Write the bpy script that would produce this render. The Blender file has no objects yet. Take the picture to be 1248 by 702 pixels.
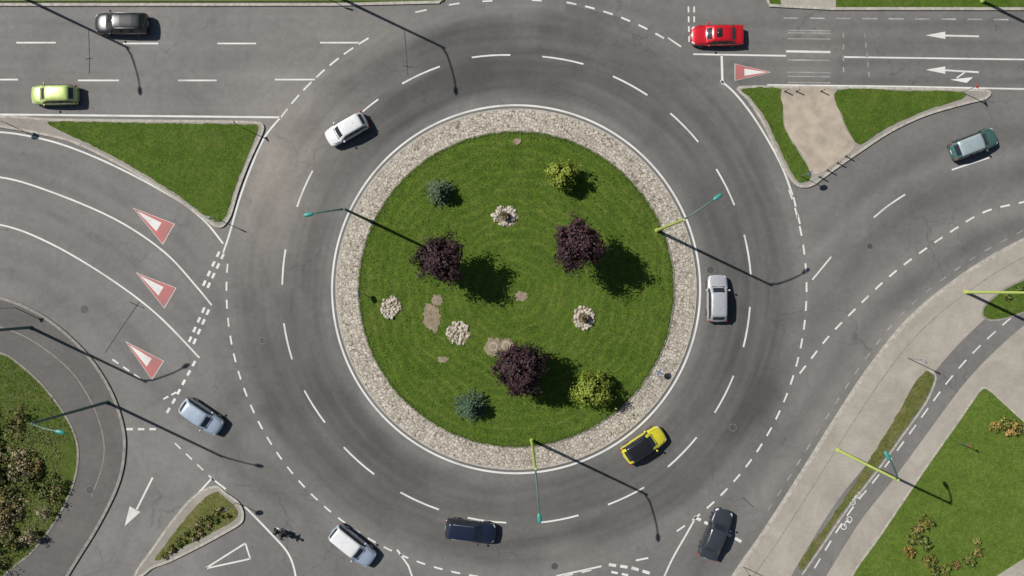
import bpy, bmesh, math, random
import numpy as np
from mathutils import Vector, Matrix, Quaternion
from mathutils.geometry import tessellate_polygon
random.seed(5); rng=np.random.default_rng(7)
S=13.0; CX,CY=624.0,351.0; CH=75.0
sc=bpy.context.scene
def W(p): return ((p[0]-CX)/S,(CY-p[1])/S)
def G(px,py,z=0.0):
    k=(CH-z)/CH
    return ((px-CX)/S*k,(CY-py)/S*k)
IC=W((629,352.5))
# ------------------------------------------------------------------ materials
def newmat(name):
    m=bpy.data.materials.new(name); m.use_nodes=True
    nt=m.node_tree; b=nt.nodes['Principled BSDF']
    return m,nt,b
def N(nt,t,**kw):
    n=nt.nodes.new(t)
    for k,v in kw.items():
        if k in n.inputs.keys(): n.inputs[k].default_value=v
        else: setattr(n,k,v)
    return n
def mixc(nt,a,b,fac,mode='MIX'):
    n=nt.nodes.new('ShaderNodeMix'); n.data_type='RGBA'; n.blend_type=mode
    for sock,val in ((n.inputs[0],fac),(n.inputs[6],a),(n.inputs[7],b)):
        if isinstance(val,(int,float)): sock.default_value=val
        elif isinstance(val,tuple): sock.default_value=val if len(val)==4 else (*val,1)
        else: nt.links.new(val,sock)
    return n.outputs[2]
def ramp(nt,fac,p0,p1,c0=(0,0,0,1),c1=(1,1,1,1)):
    r=nt.nodes.new('ShaderNodeValToRGB'); e=r.color_ramp.elements
    e[0].position=p0;e[1].position=p1;e[0].color=c0;e[1].color=c1
    nt.links.new(fac,r.inputs[0]); return r.outputs[0]
def noise(nt,vec,scale,detail=4,rough=.55,dist=0.0):
    n=N(nt,'ShaderNodeTexNoise',Scale=scale,Detail=detail,Roughness=rough,Distortion=dist)
    nt.links.new(vec,n.inputs['Vector']); return n.outputs['Fac']
def coords(nt,kind='Object'):
    return nt.nodes.new('ShaderNodeTexCoord').outputs[kind]
def bump(nt,b,h,strength,dist):
    n=N(nt,'ShaderNodeBump',Strength=strength,Distance=dist)
    nt.links.new(h,n.inputs['Height']); nt.links.new(n.outputs[0],b.inputs['Normal'])
def simple(name,c,rough=.6,metal=0,var=.15,scale=6,coat=0,spec=.5):
    m,nt,b=newmat(name); co=coords(nt)
    f=noise(nt,co,scale,3)
    lo=tuple(x*(1-var) for x in c); hi=tuple(min(1,x*(1+var)) for x in c)
    col=mixc(nt,lo,hi,ramp(nt,f,.3,.7)); nt.links.new(col,b.inputs['Base Color'])
    b.inputs['Roughness'].default_value=rough; b.inputs['Metallic'].default_value=metal
    b.inputs['Coat Weight'].default_value=coat; b.inputs['Coat Roughness'].default_value=.06
    b.inputs['Specular IOR Level'].default_value=spec
    return m
def asphalt_mat(name,vcol=True,base=(.11,.108,.105)):
    m,nt,b=newmat(name); co=coords(nt)
    if vcol:
        a=nt.nodes.new('ShaderNodeAttribute'); a.attribute_name='Col'; c=a.outputs['Color']
    else: c=base
    n1=ramp(nt,noise(nt,co,.18,7,.65,.8),.25,.75,(.80,.80,.80,1),(1.18,1.17,1.15,1))
    n2=ramp(nt,noise(nt,co,1.8,7,.75),.3,.7,(.88,.88,.88,1),(1.11,1.11,1.11,1))
    n3=ramp(nt,noise(nt,co,22,3,.8),.3,.7,(.80,.80,.80,1),(1.2,1.2,1.2,1))
    c=mixc(nt,c,n1,1,'MULTIPLY'); c=mixc(nt,c,n2,1,'MULTIPLY'); c=mixc(nt,c,n3,.85,'MULTIPLY')
    w=N(nt,'ShaderNodeTexNoise',Scale=.5,Detail=5); nt.links.new(co,w.inputs['Vector'])
    vm=N(nt,'ShaderNodeVectorMath',operation='MULTIPLY_ADD'); nt.links.new(w.outputs['Color'],vm.inputs[0]); vm.inputs[1].default_value=(4,4,0); nt.links.new(co,vm.inputs[2])
    v=N(nt,'ShaderNodeTexVoronoi',feature='DISTANCE_TO_EDGE',Scale=.11); nt.links.new(vm.outputs[0],v.inputs['Vector'])
    ck=ramp(nt,v.outputs['Distance'],.0015,.006,(1,1,1,1),(0,0,0,1))
    msk=ramp(nt,noise(nt,co,.13,2),.48,.6)
    mm=N(nt,'ShaderNodeMath',operation='MULTIPLY'); nt.links.new(ck,mm.inputs[0]); nt.links.new(msk,mm.inputs[1])
    m3=N(nt,'ShaderNodeMath',operation='MULTIPLY'); nt.links.new(mm.outputs[0],m3.inputs[0]); m3.inputs[1].default_value=.42
    c=mixc(nt,c,(.05,.05,.05),m3.outputs[0])
    sp=ramp(nt,noise(nt,co,1.3,2),.68,.78,(1,1,1,1),(.8,.8,.8,1))
    c=mixc(nt,c,sp,1,'MULTIPLY')
    nt.links.new(c,b.inputs['Base Color']); b.inputs['Roughness'].default_value=.85; b.inputs['Specular IOR Level'].default_value=.3
    bump(nt,b,noise(nt,co,30,3),.35,.01)
    return m
def grass_mat(name,c1,c2,dry=(.16,.14,.05),dryamt=.35,rings=False,thr=.55):
    m,nt,b=newmat(name); co=coords(nt)
    n1=noise(nt,co,.45,6,.7,.5); n2=noise(nt,co,9,4,.75); n3=noise(nt,co,.7,7,.8,1.2)
    c=mixc(nt,c1,c2,ramp(nt,n1,.3,.7))
    c=mixc(nt,c,ramp(nt,n2,.32,.68,(.5,.55,.5,1),(1.45,1.4,1.3,1)),.85,'MULTIPLY')
    n4=noise(nt,co,3.2,3,.6)
    c=mixc(nt,c,ramp(nt,n4,.3,.7,(.78,.8,.76,1),(1.2,1.17,1.12,1)),1,'MULTIPLY')
    dm=N(nt,'ShaderNodeMath',operation='MULTIPLY'); nt.links.new(ramp(nt,n3,thr,thr+.16),dm.inputs[0]); dm.inputs[1].default_value=dryamt
    c=mixc(nt,c,dry,dm.outputs[0])
    if rings:
        ln=N(nt,'ShaderNodeVectorMath',operation='LENGTH'); nt.links.new(co,ln.inputs[0])
        wob=N(nt,'ShaderNodeMath',operation='MULTIPLY_ADD'); nt.links.new(noise(nt,co,.35,2),wob.inputs[0]); wob.inputs[1].default_value=2.2; nt.links.new(ln.outputs['Value'],wob.inputs[2])
        ml=N(nt,'ShaderNodeMath',operation='MULTIPLY'); nt.links.new(wob.outputs[0],ml.inputs[0]); ml.inputs[1].default_value=6.8
        sn=N(nt,'ShaderNodeMath',operation='SINE'); nt.links.new(ml.outputs[0],sn.inputs[0])
        r=ramp(nt,sn.outputs[0],0,1,(.88,.90,.88,1),(1.14,1.11,1.08,1))
        c=mixc(nt,c,r,.9,'MULTIPLY')
    nt.links.new(c,b.inputs['Base Color']); b.inputs['Roughness'].default_value=.95; b.inputs['Specular IOR Level'].default_value=.1
    bump(nt,b,n2,.8,.06)
    return m
def paint_mat(name,c,under=(.145,.143,.14),wear=.5):
    m,nt,b=newmat(name); co=coords(nt)
    a=noise(nt,co,14,5,.8); a2=noise(nt,co,.5,3,.6)
    ad=N(nt,'ShaderNodeMath',operation='MULTIPLY_ADD'); nt.links.new(a2,ad.inputs[0]); ad.inputs[1].default_value=.6; nt.links.new(a,ad.inputs[2])
    f=ramp(nt,ad.outputs[0],wear,wear+.38)
    mm=N(nt,'ShaderNodeMath',operation='MULTIPLY_ADD'); nt.links.new(f,mm.inputs[0]); mm.inputs[1].default_value=.76; mm.inputs[2].default_value=.2
    nt.links.new(mixc(nt,under,c,mm.outputs[0]),b.inputs['Base Color']); b.inputs['Roughness'].default_value=.7
    return m
def pave_mat(name,c,blk=.4,var=.1,joint=.2):
    m,nt,b=newmat(name); co=coords(nt)
    br=N(nt,'ShaderNodeTexBrick',Scale=1.0); nt.links.new(co,br.inputs['Vector'])
    br.inputs['Color1'].default_value=(1-var,1-var,1-var,1); br.inputs['Color2'].default_value=(1+var*.6,)*3+(1,); br.inputs['Mortar'].default_value=(1-joint,)*3+(1,)
    br.inputs['Mortar Size'].default_value=.012; br.inputs['Brick Width'].default_value=blk; br.inputs['Row Height'].default_value=blk*.5
    n1=ramp(nt,noise(nt,co,.3,7,.72,.6),.3,.7,(.78,.77,.75,1),(1.12,1.12,1.12,1)); n2=ramp(nt,noise(nt,co,12,4,.8),.3,.7,(.86,.86,.86,1),(1.12,1.12,1.12,1))
    c=mixc(nt,c,n1,1,'MULTIPLY'); c=mixc(nt,c,n2,1,'MULTIPLY'); c=mixc(nt,c,br.outputs['Color'],.35,'MULTIPLY')
    nt.links.new(c,b.inputs['Base Color']); b.inputs['Roughness'].default_value=.9; b.inputs['Specular IOR Level'].default_value=.2
    return m
def cobble_mat():
    m,nt,b=newmat('cobble'); uv=coords(nt,'UV'); co=coords(nt)
    w=N(nt,'ShaderNodeTexNoise',Scale=1.4,Detail=3); nt.links.new(uv,w.inputs['Vector'])
    vm=N(nt,'ShaderNodeVectorMath',operation='MULTIPLY_ADD'); nt.links.new(w.outputs['Color'],vm.inputs[0]); vm.inputs[1].default_value=(.25,.25,0); nt.links.new(uv,vm.inputs[2])
    v=N(nt,'ShaderNodeTexVoronoi',Scale=3.4,Randomness=.7); nt.links.new(vm.outputs[0],v.inputs['Vector'])
    v2=N(nt,'ShaderNodeTexVoronoi',feature='DISTANCE_TO_EDGE',Scale=3.4,Randomness=.7); nt.links.new(vm.outputs[0],v2.inputs['Vector'])
    sep=N(nt,'ShaderNodeSeparateColor'); nt.links.new(v.outputs['Color'],sep.inputs[0])
    c=mixc(nt,(.36,.325,.27),(.54,.50,.43),sep.outputs[0])
    c=mixc(nt,(.15,.13,.10),c,ramp(nt,v2.outputs['Distance'],.02,.09))
    c=mixc(nt,c,ramp(nt,noise(nt,co,.6,5,.7),.3,.7,(.84,.83,.8,1),(1.1,1.1,1.1,1)),1,'MULTIPLY')
    nt.links.new(c,b.inputs['Base Color']); b.inputs['Roughness'].default_value=.85
    bump(nt,b,v2.outputs['Distance'],.5,.05)
    return m
def leaf_mat(name):
    m,nt,b=newmat(name)
    a=nt.nodes.new('ShaderNodeAttribute'); a.attribute_name='Col'
    nt.links.new(a.outputs['Color'],b.inputs['Base Color']); b.inputs['Roughness'].default_value=.6; b.inputs['Specular IOR Level'].default_value=.25
    tr=N(nt,'ShaderNodeBsdfTranslucent'); nt.links.new(a.outputs['Color'],tr.inputs[0])
    mx=N(nt,'ShaderNodeMixShader'); mx.inputs[0].default_value=.12
    nt.links.new(b.outputs[0],mx.inputs[1]); nt.links.new(tr.outputs[0],mx.inputs[2])
    nt.links.new(mx.outputs[0],nt.nodes['Material Output'].inputs[0])
    return m
M={}
M['asph']=asphalt_mat('asphalt')
M['asph_walk']=asphalt_mat('sidewalk_asphalt',False,(.120,.115,.11))
M['asph_bike']=asphalt_mat('bike_path_asphalt',False,(.165,.16,.155))
M['patch']=asphalt_mat('asphalt_patch',False,(.125,.123,.12))
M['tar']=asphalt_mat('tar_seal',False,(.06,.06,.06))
M['terrain']=grass_mat('terrain_grass',(.045,.075,.018),(.07,.10,.028),dryamt=.6)
M['lawn']=grass_mat('lawn_central',(.058,.105,.014),(.098,.152,.025),dry=(.17,.165,.05),dryamt=.5,rings=True,thr=.52)
M['grass']=grass_mat('verge_grass',(.055,.102,.014),(.09,.142,.024),dry=(.15,.155,.05),dryamt=.5,thr=.52)
M['grass_r']=grass_mat('park_grass',(.078,.128,.02),(.118,.172,.034),dry=(.18,.18,.06),dryamt=.4)
M['grass_dry']=grass_mat('dry_grass',(.09,.11,.03),(.16,.155,.06),dry=(.24,.2,.11),dryamt=.6,thr=.5)
M['bank']=grass_mat('rough_bank',(.055,.09,.016),(.09,.12,.03),dry=(.2,.18,.09),dryamt=.6,thr=.52)
M['dirt']=simple('dirt',(.25,.20,.14),.95,var=.3,scale=2.5)
M['dirtpath']=simple('trodden_earth',(.38,.325,.26),.95,var=.2,scale=.9)
M['white']=paint_mat('road_paint_white',(.70,.70,.67),wear=.46)
M['faded']=paint_mat('road_paint_faded',(.5,.5,.48),wear=.74)
M['red']=paint_mat('road_paint_red',(.50,.13,.12),wear=.54)
M['pave']=pave_mat('pavement_beige',(.37,.34,.295))
M['pave_g']=pave_mat('pavement_grey',(.30,.28,.25))
M['kerb']=simple('kerb_concrete',(.38,.355,.31),.9,var=.25,scale=3)
M['kerb_d']=simple('kerb_weathered',(.24,.225,.20),.9,var=.25,scale=3)
M['cobble']=cobble_mat()
M['leaf']=leaf_mat('foliage')
M['bark']=simple('bark',(.09,.065,.045),.95,var=.4,scale=8)
M['lime']=simple('lamp_pole_lime',(.42,.50,.13),.45,var=.08)
M['teal']=simple('lamp_head_teal',(.04,.27,.23),.4,var=.08)
M['poled']=simple('pole_dark_green',(.05,.12,.10),.5)
M['steel']=simple('galvanised_steel',(.35,.36,.37),.4,metal=.7)
M['glasslamp']=simple('lamp_glass',(.7,.7,.65),.2)
M['iron']=simple('cast_iron',(.075,.073,.07),.7,metal=.2,var=.3,scale=20)
M['manring']=simple('manhole_frame',(.15,.145,.14),.9,var=.2,scale=8)
M['stone']=simple('field_stone',(.44,.40,.33),.9,var=.35,scale=2.2)
M['wood']=simple('wood_planter',(.16,.09,.05),.8,var=.3)
M['glass']=simple('car_glass',(.02,.025,.03),.05,spec=.9,var=.1)
M['tyre']=simple('tyre_rubber',(.018,.018,.018),.85)
M['rim']=simple('wheel_rim',(.4,.4,.42),.3,metal=.8)
M['plastic']=simple('black_plastic',(.02,.02,.02),.55)
M['hlamp']=simple('headlamp',(.6,.62,.64),.08,coat=1)
M['tlamp']=simple('tail_lamp',(.35,.01,.01),.15,coat=1)
M['plate']=simple('number_plate',(.7,.7,.7),.5)
M['cloth']=simple('dark_jacket',(.03,.032,.04),.9)
M['signred']=simple('sign_red',(.5,.03,.03),.4)
M['signwhite']=simple('sign_white',(.7,.7,.7),.4)
M['signblue']=simple('sign_blue',(.03,.12,.45),.4)
# ------------------------------------------------------------------ mesh builder
class MB:
    def __init__(s): s.v=[];s.f=[];s.m=[]
    def add(s,vs,fs,mi=0):
        o=len(s.v); s.v+=[tuple(v) for v in vs]; s.f+=[tuple(i+o for i in f) for f in fs]; s.m+=[mi]*len(fs)
    def obj(s,name,mats,smooth=False,parent=None):
        me=bpy.data.meshes.new(name)
        me.from_pydata(s.v,[],s.f)
        for k in mats: me.materials.append(M[k])
        me.polygons.foreach_set('material_index',s.m)
        if smooth: me.polygons.foreach_set('use_smooth',[True]*len(s.f))
        me.update()
        o=bpy.data.objects.new(name,me); sc.collection.objects.link(o)
        if parent: o.parent=parent
        return o
def empty(name,loc=(0,0,0),rot=0):
    e=bpy.data.objects.new(name,None); sc.collection.objects.link(e); e.location=loc; e.rotation_euler=(0,0,rot); e.empty_display_size=.3; return e
def box(mb,c,s,mi=0,mat=None):
    vs=[Vector((c[0]+a*s[0]/2,c[1]+b*s[1]/2,c[2]+d*s[2]/2)) for a in(-1,1) for b in(-1,1) for d in(-1,1)]
    if mat: vs=[mat@v for v in vs]
    mb.add(vs,[(0,1,3,2),(4,6,7,5),(0,4,5,1),(2,3,7,6),(0,2,6,4),(1,5,7,3)],mi)
def tube(mb,pts,rad,n=10,mi=0,cap=True):
    pts=[Vector(p) for p in pts]; 
    if isinstance(rad,(int,float)): rad=[rad]*len(pts)
    rings=[]
    d0=(pts[1]-pts[0]).normalized(); u=d0.orthogonal().normalized()
    for i,p in enumerate(pts):
        d=(pts[min(i+1,len(pts)-1)]-pts[max(i-1,0)]).normalized()
        u=(u-d*u.dot(d)).normalized(); w=d.cross(u)
        rings.append([p+(u*math.cos(2*math.pi*k/n)+w*math.sin(2*math.pi*k/n))*rad[i] for k in range(n)])
    vs=[v for r in rings for v in r]; fs=[]
    for i in range(len(pts)-1):
        for k in range(n):
            a=i*n+k;b=i*n+(k+1)%n; fs.append((a,b,b+n,a+n))
    if cap: fs.append(tuple(range(n))[::-1]); fs.append(tuple((len(pts)-1)*n+k for k in range(n)))
    mb.add(vs,fs,mi)
_bm=bmesh.new(); bmesh.ops.create_icosphere(_bm,subdivisions=2,radius=1); ICV=[v.co.copy() for v in _bm.verts]; ICF=[tuple(v.index for v in f.verts) for f in _bm.faces]; _bm.free()
_bm=bmesh.new(); bmesh.ops.create_icosphere(_bm,subdivisions=1,radius=1); IC1=[v.co.copy() for v in _bm.verts]; IF1=[tuple(v.index for v in f.verts) for f in _bm.faces]; _bm.free()
def ell(mb,c,r,mi=0,rot=0,jit=0,lo=False):
    V,F=(IC1,IF1) if lo else (ICV,ICF)
    R=Matrix.Rotation(rot,3,'Z'); c=Vector(c)
    mb.add([c+R@Vector((v.x*r[0],v.y*r[1],v.z*r[2]))*(1+random.uniform(-jit,jit)) for v in V],F,mi)
def cr(pts,n=6,closed=False):
    P=[Vector((p[0],p[1])) for p in pts]; out=[]; L=len(P)
    for i in range(L if closed else L-1):
        if closed: a,b,c,d=P[(i-1)%L],P[i],P[(i+1)%L],P[(i+2)%L]
        else: a,b,c,d=P[max(i-1,0)],P[i],P[i+1],P[min(i+2,L-1)]
        l=(c-b).length; ta=(c-a)*.5; tb=(d-b)*.5
        if ta.length>1.3*l and l>0: ta=ta.normalized()*l*1.0
        if tb.length>1.3*l and l>0: tb=tb.normalized()*l*1.0
        for k in range(n):
            t=k/n; t2=t*t; t3=t2*t
            out.append(b*(2*t3-3*t2+1)+ta*(t3-2*t2+t)+c*(-2*t3+3*t2)+tb*(t3-t2))
    if not closed: out.append(P[-1])
    return [(p.x,p.y) for p in out]
def resample(pts,step,closed=False):
    P=[Vector(p) for p in pts]
    if closed: P.append(P[0])
    out=[P[0]]; 
    for i in range(len(P)-1):
        L=(P[i+1]-P[i]).length; n=max(1,int(L/step))
        for k in range(1,n+1): out.append(P[i].lerp(P[i+1],k/n))
    if closed: out.pop()
    return [(p.x,p.y) for p in out]
def rough(pts,amp,step=4):
    P=resample(pts,step,True)
    return [(x+random.gauss(0,amp),y+random.gauss(0,amp)) for x,y in P]
def poly(mb,pts,z0,z1,mt=0,ms=0,side=True):
    P=[W(p) for p in pts]
    A=sum(P[i][0]*P[(i+1)%len(P)][1]-P[(i+1)%len(P)][0]*P[i][1] for i in range(len(P)))
    if A<0: P=P[::-1]
    tris=tessellate_polygon([[Vector((x,y,0)) for x,y in P]])
    fs=[]
    for t in tris:
        a,b,c=[Vector(P[i]) for i in t]
        if (b-a).cross(c-a)<0: t=(t[0],t[2],t[1])
        fs.append(tuple(t))
    mb.add([(x,y,z1) for x,y in P],fs,mt)
    if side:
        n=len(P)
        mb.add([(x,y,z0) for x,y in P]+[(x,y,z1) for x,y in P],[(i,(i+1)%n,n+(i+1)%n,n+i) for i in range(n)],ms)
def ribbon(mb,pts,wpx,z,mi=0,closed=False,z0=None):
    P=[Vector(W(p)) for p in pts]; n=len(P); w=wpx/S/2; Lp=[];Rp=[]
    for i in range(n):
        if closed: a,b=P[i-1],P[(i+1)%n]
        else: a,b=P[max(i-1,0)],P[min(i+1,n-1)]
        d=(b-a)
        if d.length<1e-9: d=Vector((1,0))
        d.normalize(); nn=Vector((-d.y,d.x))
        Lp.append(P[i]+nn*w); Rp.append(P[i]-nn*w)
    m=n if closed else n-1
    mb.add([(*p,z) for p in Lp]+[(*p,z) for p in Rp],[(n+i,n+(i+1)%n,(i+1)%n,i) for i in range(m)],mi)
    if z0 is not None:
        for Q,fl in((Lp,1),(Rp,0)):
            mb.add([(*p,z0) for p in Q]+[(*p,z) for p in Q],[((i,(i+1)%n,n+(i+1)%n,n+i) if not fl else (n+i,n+(i+1)%n,(i+1)%n,i)) for i in range(m)],mi)
def dashes(mb,pts,w,dash,gap,z,mi=0,off=0):
    P=[Vector(p) for p in pts]; cum=[0]
    for i in range(len(P)-1): cum.append(cum[-1]+(P[i+1]-P[i]).length)
    def at(s):
        for i in range(len(P)-1):
            if s<=cum[i+1] or i==len(P)-2:
                t=(s-cum[i])/max(1e-6,cum[i+1]-cum[i]); return P[i].lerp(P[i+1],t)
    s=off
    while s+dash<=cum[-1]+1:
        ribbon(mb,[at(s),at(s+dash*.5),at(s+dash)],w*.9,z,mi); s+=dash+gap
def arcpts(r,a0,a1,n=40,c=(629,352.5)):
    return [(c[0]+r*math.cos(math.radians(a0+(a1-a0)*i/n)),c[1]+r*math.sin(math.radians(a0+(a1-a0)*i/n))) for i in range(n+1)]
def inside(p,pl):
    x,y=p; c=False; n=len(pl)
    for i in range(n):
        x0,y0=pl[i];x1,y1=pl[i-1]
        if (y0>y)!=(y1>y) and x<(x1-x0)*(y-y0)/(y1-y0)+x0: c=not c
    return c
# ------------------------------------------------------------------ ground + road
mb=MB(); mb.add([(-900,-900,-.03),(900,-900,-.03),(900,900,-.03),(-900,900,-.03)],[(0,1,2,3)]); mb.obj('ground',['terrain'])
xs=np.concatenate([[-9000,-6000,-4000,-2500,-1500,-900,-500],np.arange(-260,1511,3.),[1800,2300,3200,4600,6500,9000]])
ys=np.concatenate([np.arange(-160,861,3.),[1000,1300,1800,2600,4000,7000]])
nx,ny=len(xs),len(ys)
X,Y=np.meshgrid(xs,ys); 
tone=np.zeros_like(X); warm=np.zeros_like(X)
def dist_poly(pts):
    D=np.full(X.shape,1e9)
    for (x0,y0),(x1,y1) in zip(pts[:-1],pts[1:]):
        dx,dy=x1-x0,y1-y0; L=dx*dx+dy*dy+1e-9
        t=np.clip(((X-x0)*dx+(Y-y0)*dy)/L,0,1); D=np.minimum(D,np.hypot(X-x0-t*dx,Y-y0-t*dy))
    return D
def vnoise(U,V,seed):
    g=np.random.default_rng(seed).uniform(-1,1,(256,256)); u0=np.floor(U).astype(int);v0=np.floor(V).astype(int); fu=U-u0;fv=V-v0; fu=fu*fu*(3-2*fu);fv=fv*fv*(3-2*fv)
    q=lambda a,b:g[a%256,b%256]
    return (q(u0,v0)*(1-fu)+q(u0+1,v0)*fu)*(1-fv)+(q(u0,v0+1)*(1-fu)+q(u0+1,v0+1)*fu)*fv
brk=1+.45*vnoise(X/70,Y/70,3)+.2*vnoise(X/22,Y/22,4)
def stroke(pts,sig,amt,wm=0):
    global tone,warm
    g=np.exp(-(dist_poly(pts)/sig)**2/2)*brk; tone=tone+amt*g; warm=warm+wm*g
def blob(cx,cy,sx,sy,amt,wm=0,rot=0):
    global tone,warm
    c,s=math.cos(rot),math.sin(rot); u=(X-cx)*c+(Y-cy)*s; v=-(X-cx)*s+(Y-cy)*c
    g=np.exp(-((u/sx)**2+(v/sy)**2)/2); tone=tone+amt*g; warm=warm+wm*g
R=np.hypot(X-629,Y-352.5); TH=np.degrees(np.arctan2(Y-352.5,X-629))
def sig(x,a,w): return 1/(1+np.exp(-np.clip((x-a)/w,-40,40)))
wob=3*vnoise(TH/25+20,R*0,9); Rw=R+wob
rr=np.exp(-((Rw-262)/15)**2/2)*.17+np.exp(-((Rw-312)/15)**2/2)*.14+np.exp(-((Rw-243)/5)**2/2)*.06+np.exp(-((Rw-278)/4)**2/2)*.05+np.exp(-((Rw-330)/5)**2/2)*.06
tone-=rr*(1+.35*np.sin(np.radians(TH*3+40)))*brk
tone+=np.exp(-((R-230)/5)**2/2)*.13+np.exp(-((R-347)/12)**2/2)*.10
ring=sig(R,222,3)*(1-sig(R,352,8))
tone-=ring*.10
tone+=ring*(.07*vnoise(Rw/5,TH/14+30,5)+.05*vnoise(Rw/2.6+9,TH/22+30,6)+.08*vnoise(Rw/16,TH/20+40,8))
reg=(1-sig(X,430,25))*(1-sig(Y,142,4)); tone+=reg*.17+reg*(.05*vnoise(X/90,Y/4,11)+.05*vnoise(X/140,Y/10,12))
blob(345,190,45,75,.42,.06,rot=.35); blob(330,270,25,60,.14,.03); blob(440,45,60,25,.12,.02)
for y in(30,42,64,76,86,108,120): stroke([(-300,y),(300,y),(430,y-10)],4.5,-.08)
reg=(1-sig(X,262,5))*sig(Y,160,4)*(1-sig(Y,520,20)); tone+=reg*.14
for off in(0,24): stroke(cr([(-300,175+off),(0,185+off),(90,213+off),(170,258+off),(240,318+off),(290,420+off),(340,500+off)]),5,-.10)
for off in(0,24): stroke(cr([(-300,225+off),(0,240+off),(90,272+off),(160,318+off),(235,385+off),(290,470+off),(350,540+off)]),5,-.10)
for off in(0,26): stroke(cr([(-300,290+off),(0,305+off),(80,342+off),(150,400+off),(215,470+off),(280,540+off),(380,600+off)]),6,-.11)
for off in(-10,14,40,66): stroke(cr([(-300,212+off),(0,224+off),(90,254+off),(165,300+off),(238,365+off)]),2.5,.06)
reg=(1-sig(X,262,8))*sig(Y,520,15); tone+=reg*.20
stroke(cr([(290,480),(230,540),(180,610),(120,720)]),8,-.12); stroke(cr([(320,500),(262,556),(215,610),(150,720)]),7,-.10)
blob(290,640,60,40,.06); blob(235,560,30,30,.08)
stroke(cr([(930,500),(985,400),(1060,300),(1150,235),(1300,205)]),10,-.13); stroke(cr([(970,500),(1020,410),(1090,330),(1170,275),(1300,240)]),8,.14,.01)
stroke(cr([(965,520),(1030,430),(1110,350),(1200,290),(1300,255)]),6,-.11); stroke(cr([(1000,280),(1060,225),(1140,180),(1300,150)]),12,-.13)
stroke(cr([(975,330),(1040,262),(1120,212),(1300,178)]),6,.13); stroke(cr([(925,610),(985,530),(1060,430),(1160,350),(1300,280)]),8,.20,.02)
stroke(cr([(930,640),(990,560),(1062,455),(1150,372),(1248,304),(1400,240)]),4,-.08)
blob(985,265,25,30,.12,.01)
blob(930,490,34,13,-.17,rot=-1.0); blob(915,470,18,18,-.08); blob(905,520,30,10,-.07,rot=-.9)
reg=sig(X,880,12)*(1-sig(Y,108,3)); tone+=reg*(.05*vnoise(X/90,Y/4,21)+.04*vnoise(X/140,Y/10,22))
for y in(30,54,78,98): stroke([(2000,y),(900,y),(780,y-15),(660,y-40)],4.5,-.10)
blob(990,55,40,40,.14,.02)
stroke(cr([(640,665),(720,650),(790,625),(860,570)]),10,-.07); stroke(cr([(830,760),(870,640),(920,560),(950,480)]),10,-.13)
blob(520,670,40,20,.10); blob(700,675,50,14,.12,.02); blob(600,20,130,14,.08)
tone=1+tone*1.2
base=np.stack([.153*(1+warm*1.5),.149*(1+warm*.8),.144*(1-warm*.3)],-1)
col=np.clip(tone,.5,1.9)[...,None]*base
V=np.stack([(X-CX)/S,(CY-Y)/S,np.zeros_like(X)],-1).reshape(-1,3)
def inr(x,y,a): return (x>=a[0])&(x<=a[1])&(y>=a[2])&(y<=a[3])
xc=(xs[:-1]+xs[1:])/2; yc=(ys[:-1]+ys[1:])/2; XC,YC=np.meshgrid(xc,yc)
keep=inr(XC,YC,(-260,1510,-160,860))|inr(XC,YC,(-9000,-260,9,420))|inr(XC,YC,(1510,9000,10,290))|inr(XC,YC,(100,890,860,7000))
jj,ii=np.nonzero(keep); a=jj*nx+ii
F=np.stack([a+nx,a+nx+1,a+1,a],-1)
me=bpy.data.meshes.new('road'); me.vertices.add(len(V)); me.vertices.foreach_set('co',V.ravel().astype(np.float32))
me.loops.add(F.size); me.loops.foreach_set('vertex_index',F.ravel().astype(np.int32)); me.polygons.add(len(F)); me.polygons.foreach_set('loop_start',np.arange(0,F.size,4,dtype=np.int32))
me.update(calc_edges=True)
ca=me.color_attributes.new('Col','FLOAT_COLOR','POINT'); ca.data.foreach_set('color',np.concatenate([col.reshape(-1,3),np.ones((nx*ny,1))],1).ravel().astype(np.float32))
me.materials.append(M['asph']); o=bpy.data.objects.new('road',me); sc.collection.objects.link(o)
# ------------------------------------------------------------------ central island
def annulus(name,r0,r1,z0,z1,mat,n=256,uv=False,outer=0.0,inner=None):
    vs=[];fs=[]
    rs=[(r0,z0),(r1,z1)]
    if outer is not None: rs.append((r1,outer))
    if inner is not None: rs.insert(0,(r0,inner))
    K=len(rs)
    for i in range(n):
        t=2*math.pi*i/n
        for r,z in rs: vs.append((r*math.cos(t),r*math.sin(t),z))
    for i in range(n):
        for k in range(K-1):
            a=i*K+k;b=((i+1)%n)*K+k; fs.append((a,a+1,b+1,b))
    m=MB(); m.add(vs,fs); o=m.obj(name,[mat]); o.location=(IC[0],IC[1],0)
    if uv:
        l=o.data.uv_layers.new(name='UVMap')
        for p in o.data.polygons:
            i=p.index//(K-1)
            for li in p.loop_indices:
                v=o.data.vertices[o.data.loops[li].vertex_index].co; r=math.hypot(v.x,v.y); t=math.atan2(v.y,v.x)%(2*math.pi)
                if i==n-1 and t<.1: t+=2*math.pi
                l.data[li].uv=(t*15.8,r)
    return o
annulus('cobblestone_apron',14.86,16.78,.13,.07,'cobble',uv=True,outer=None)
annulus('apron_kerb',16.78,16.93,.075,.07,'kerb',outer=-.01)
annulus('lawn_kerb',14.68,14.86,.19,.19,'kerb_d',outer=.12,inner=.1)
m=MB(); vs=[(0,0,.3)];fs=[];n=360;K=12
for k in range(1,K+1):
    for i in range(n):
        r=14.75*k/K; 
        if k==K: r+=random.gauss(0,.045)
        t=2*math.pi*i/n; vs.append((r*math.cos(t),r*math.sin(t),.3-.1*(k/K)**2))
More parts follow.
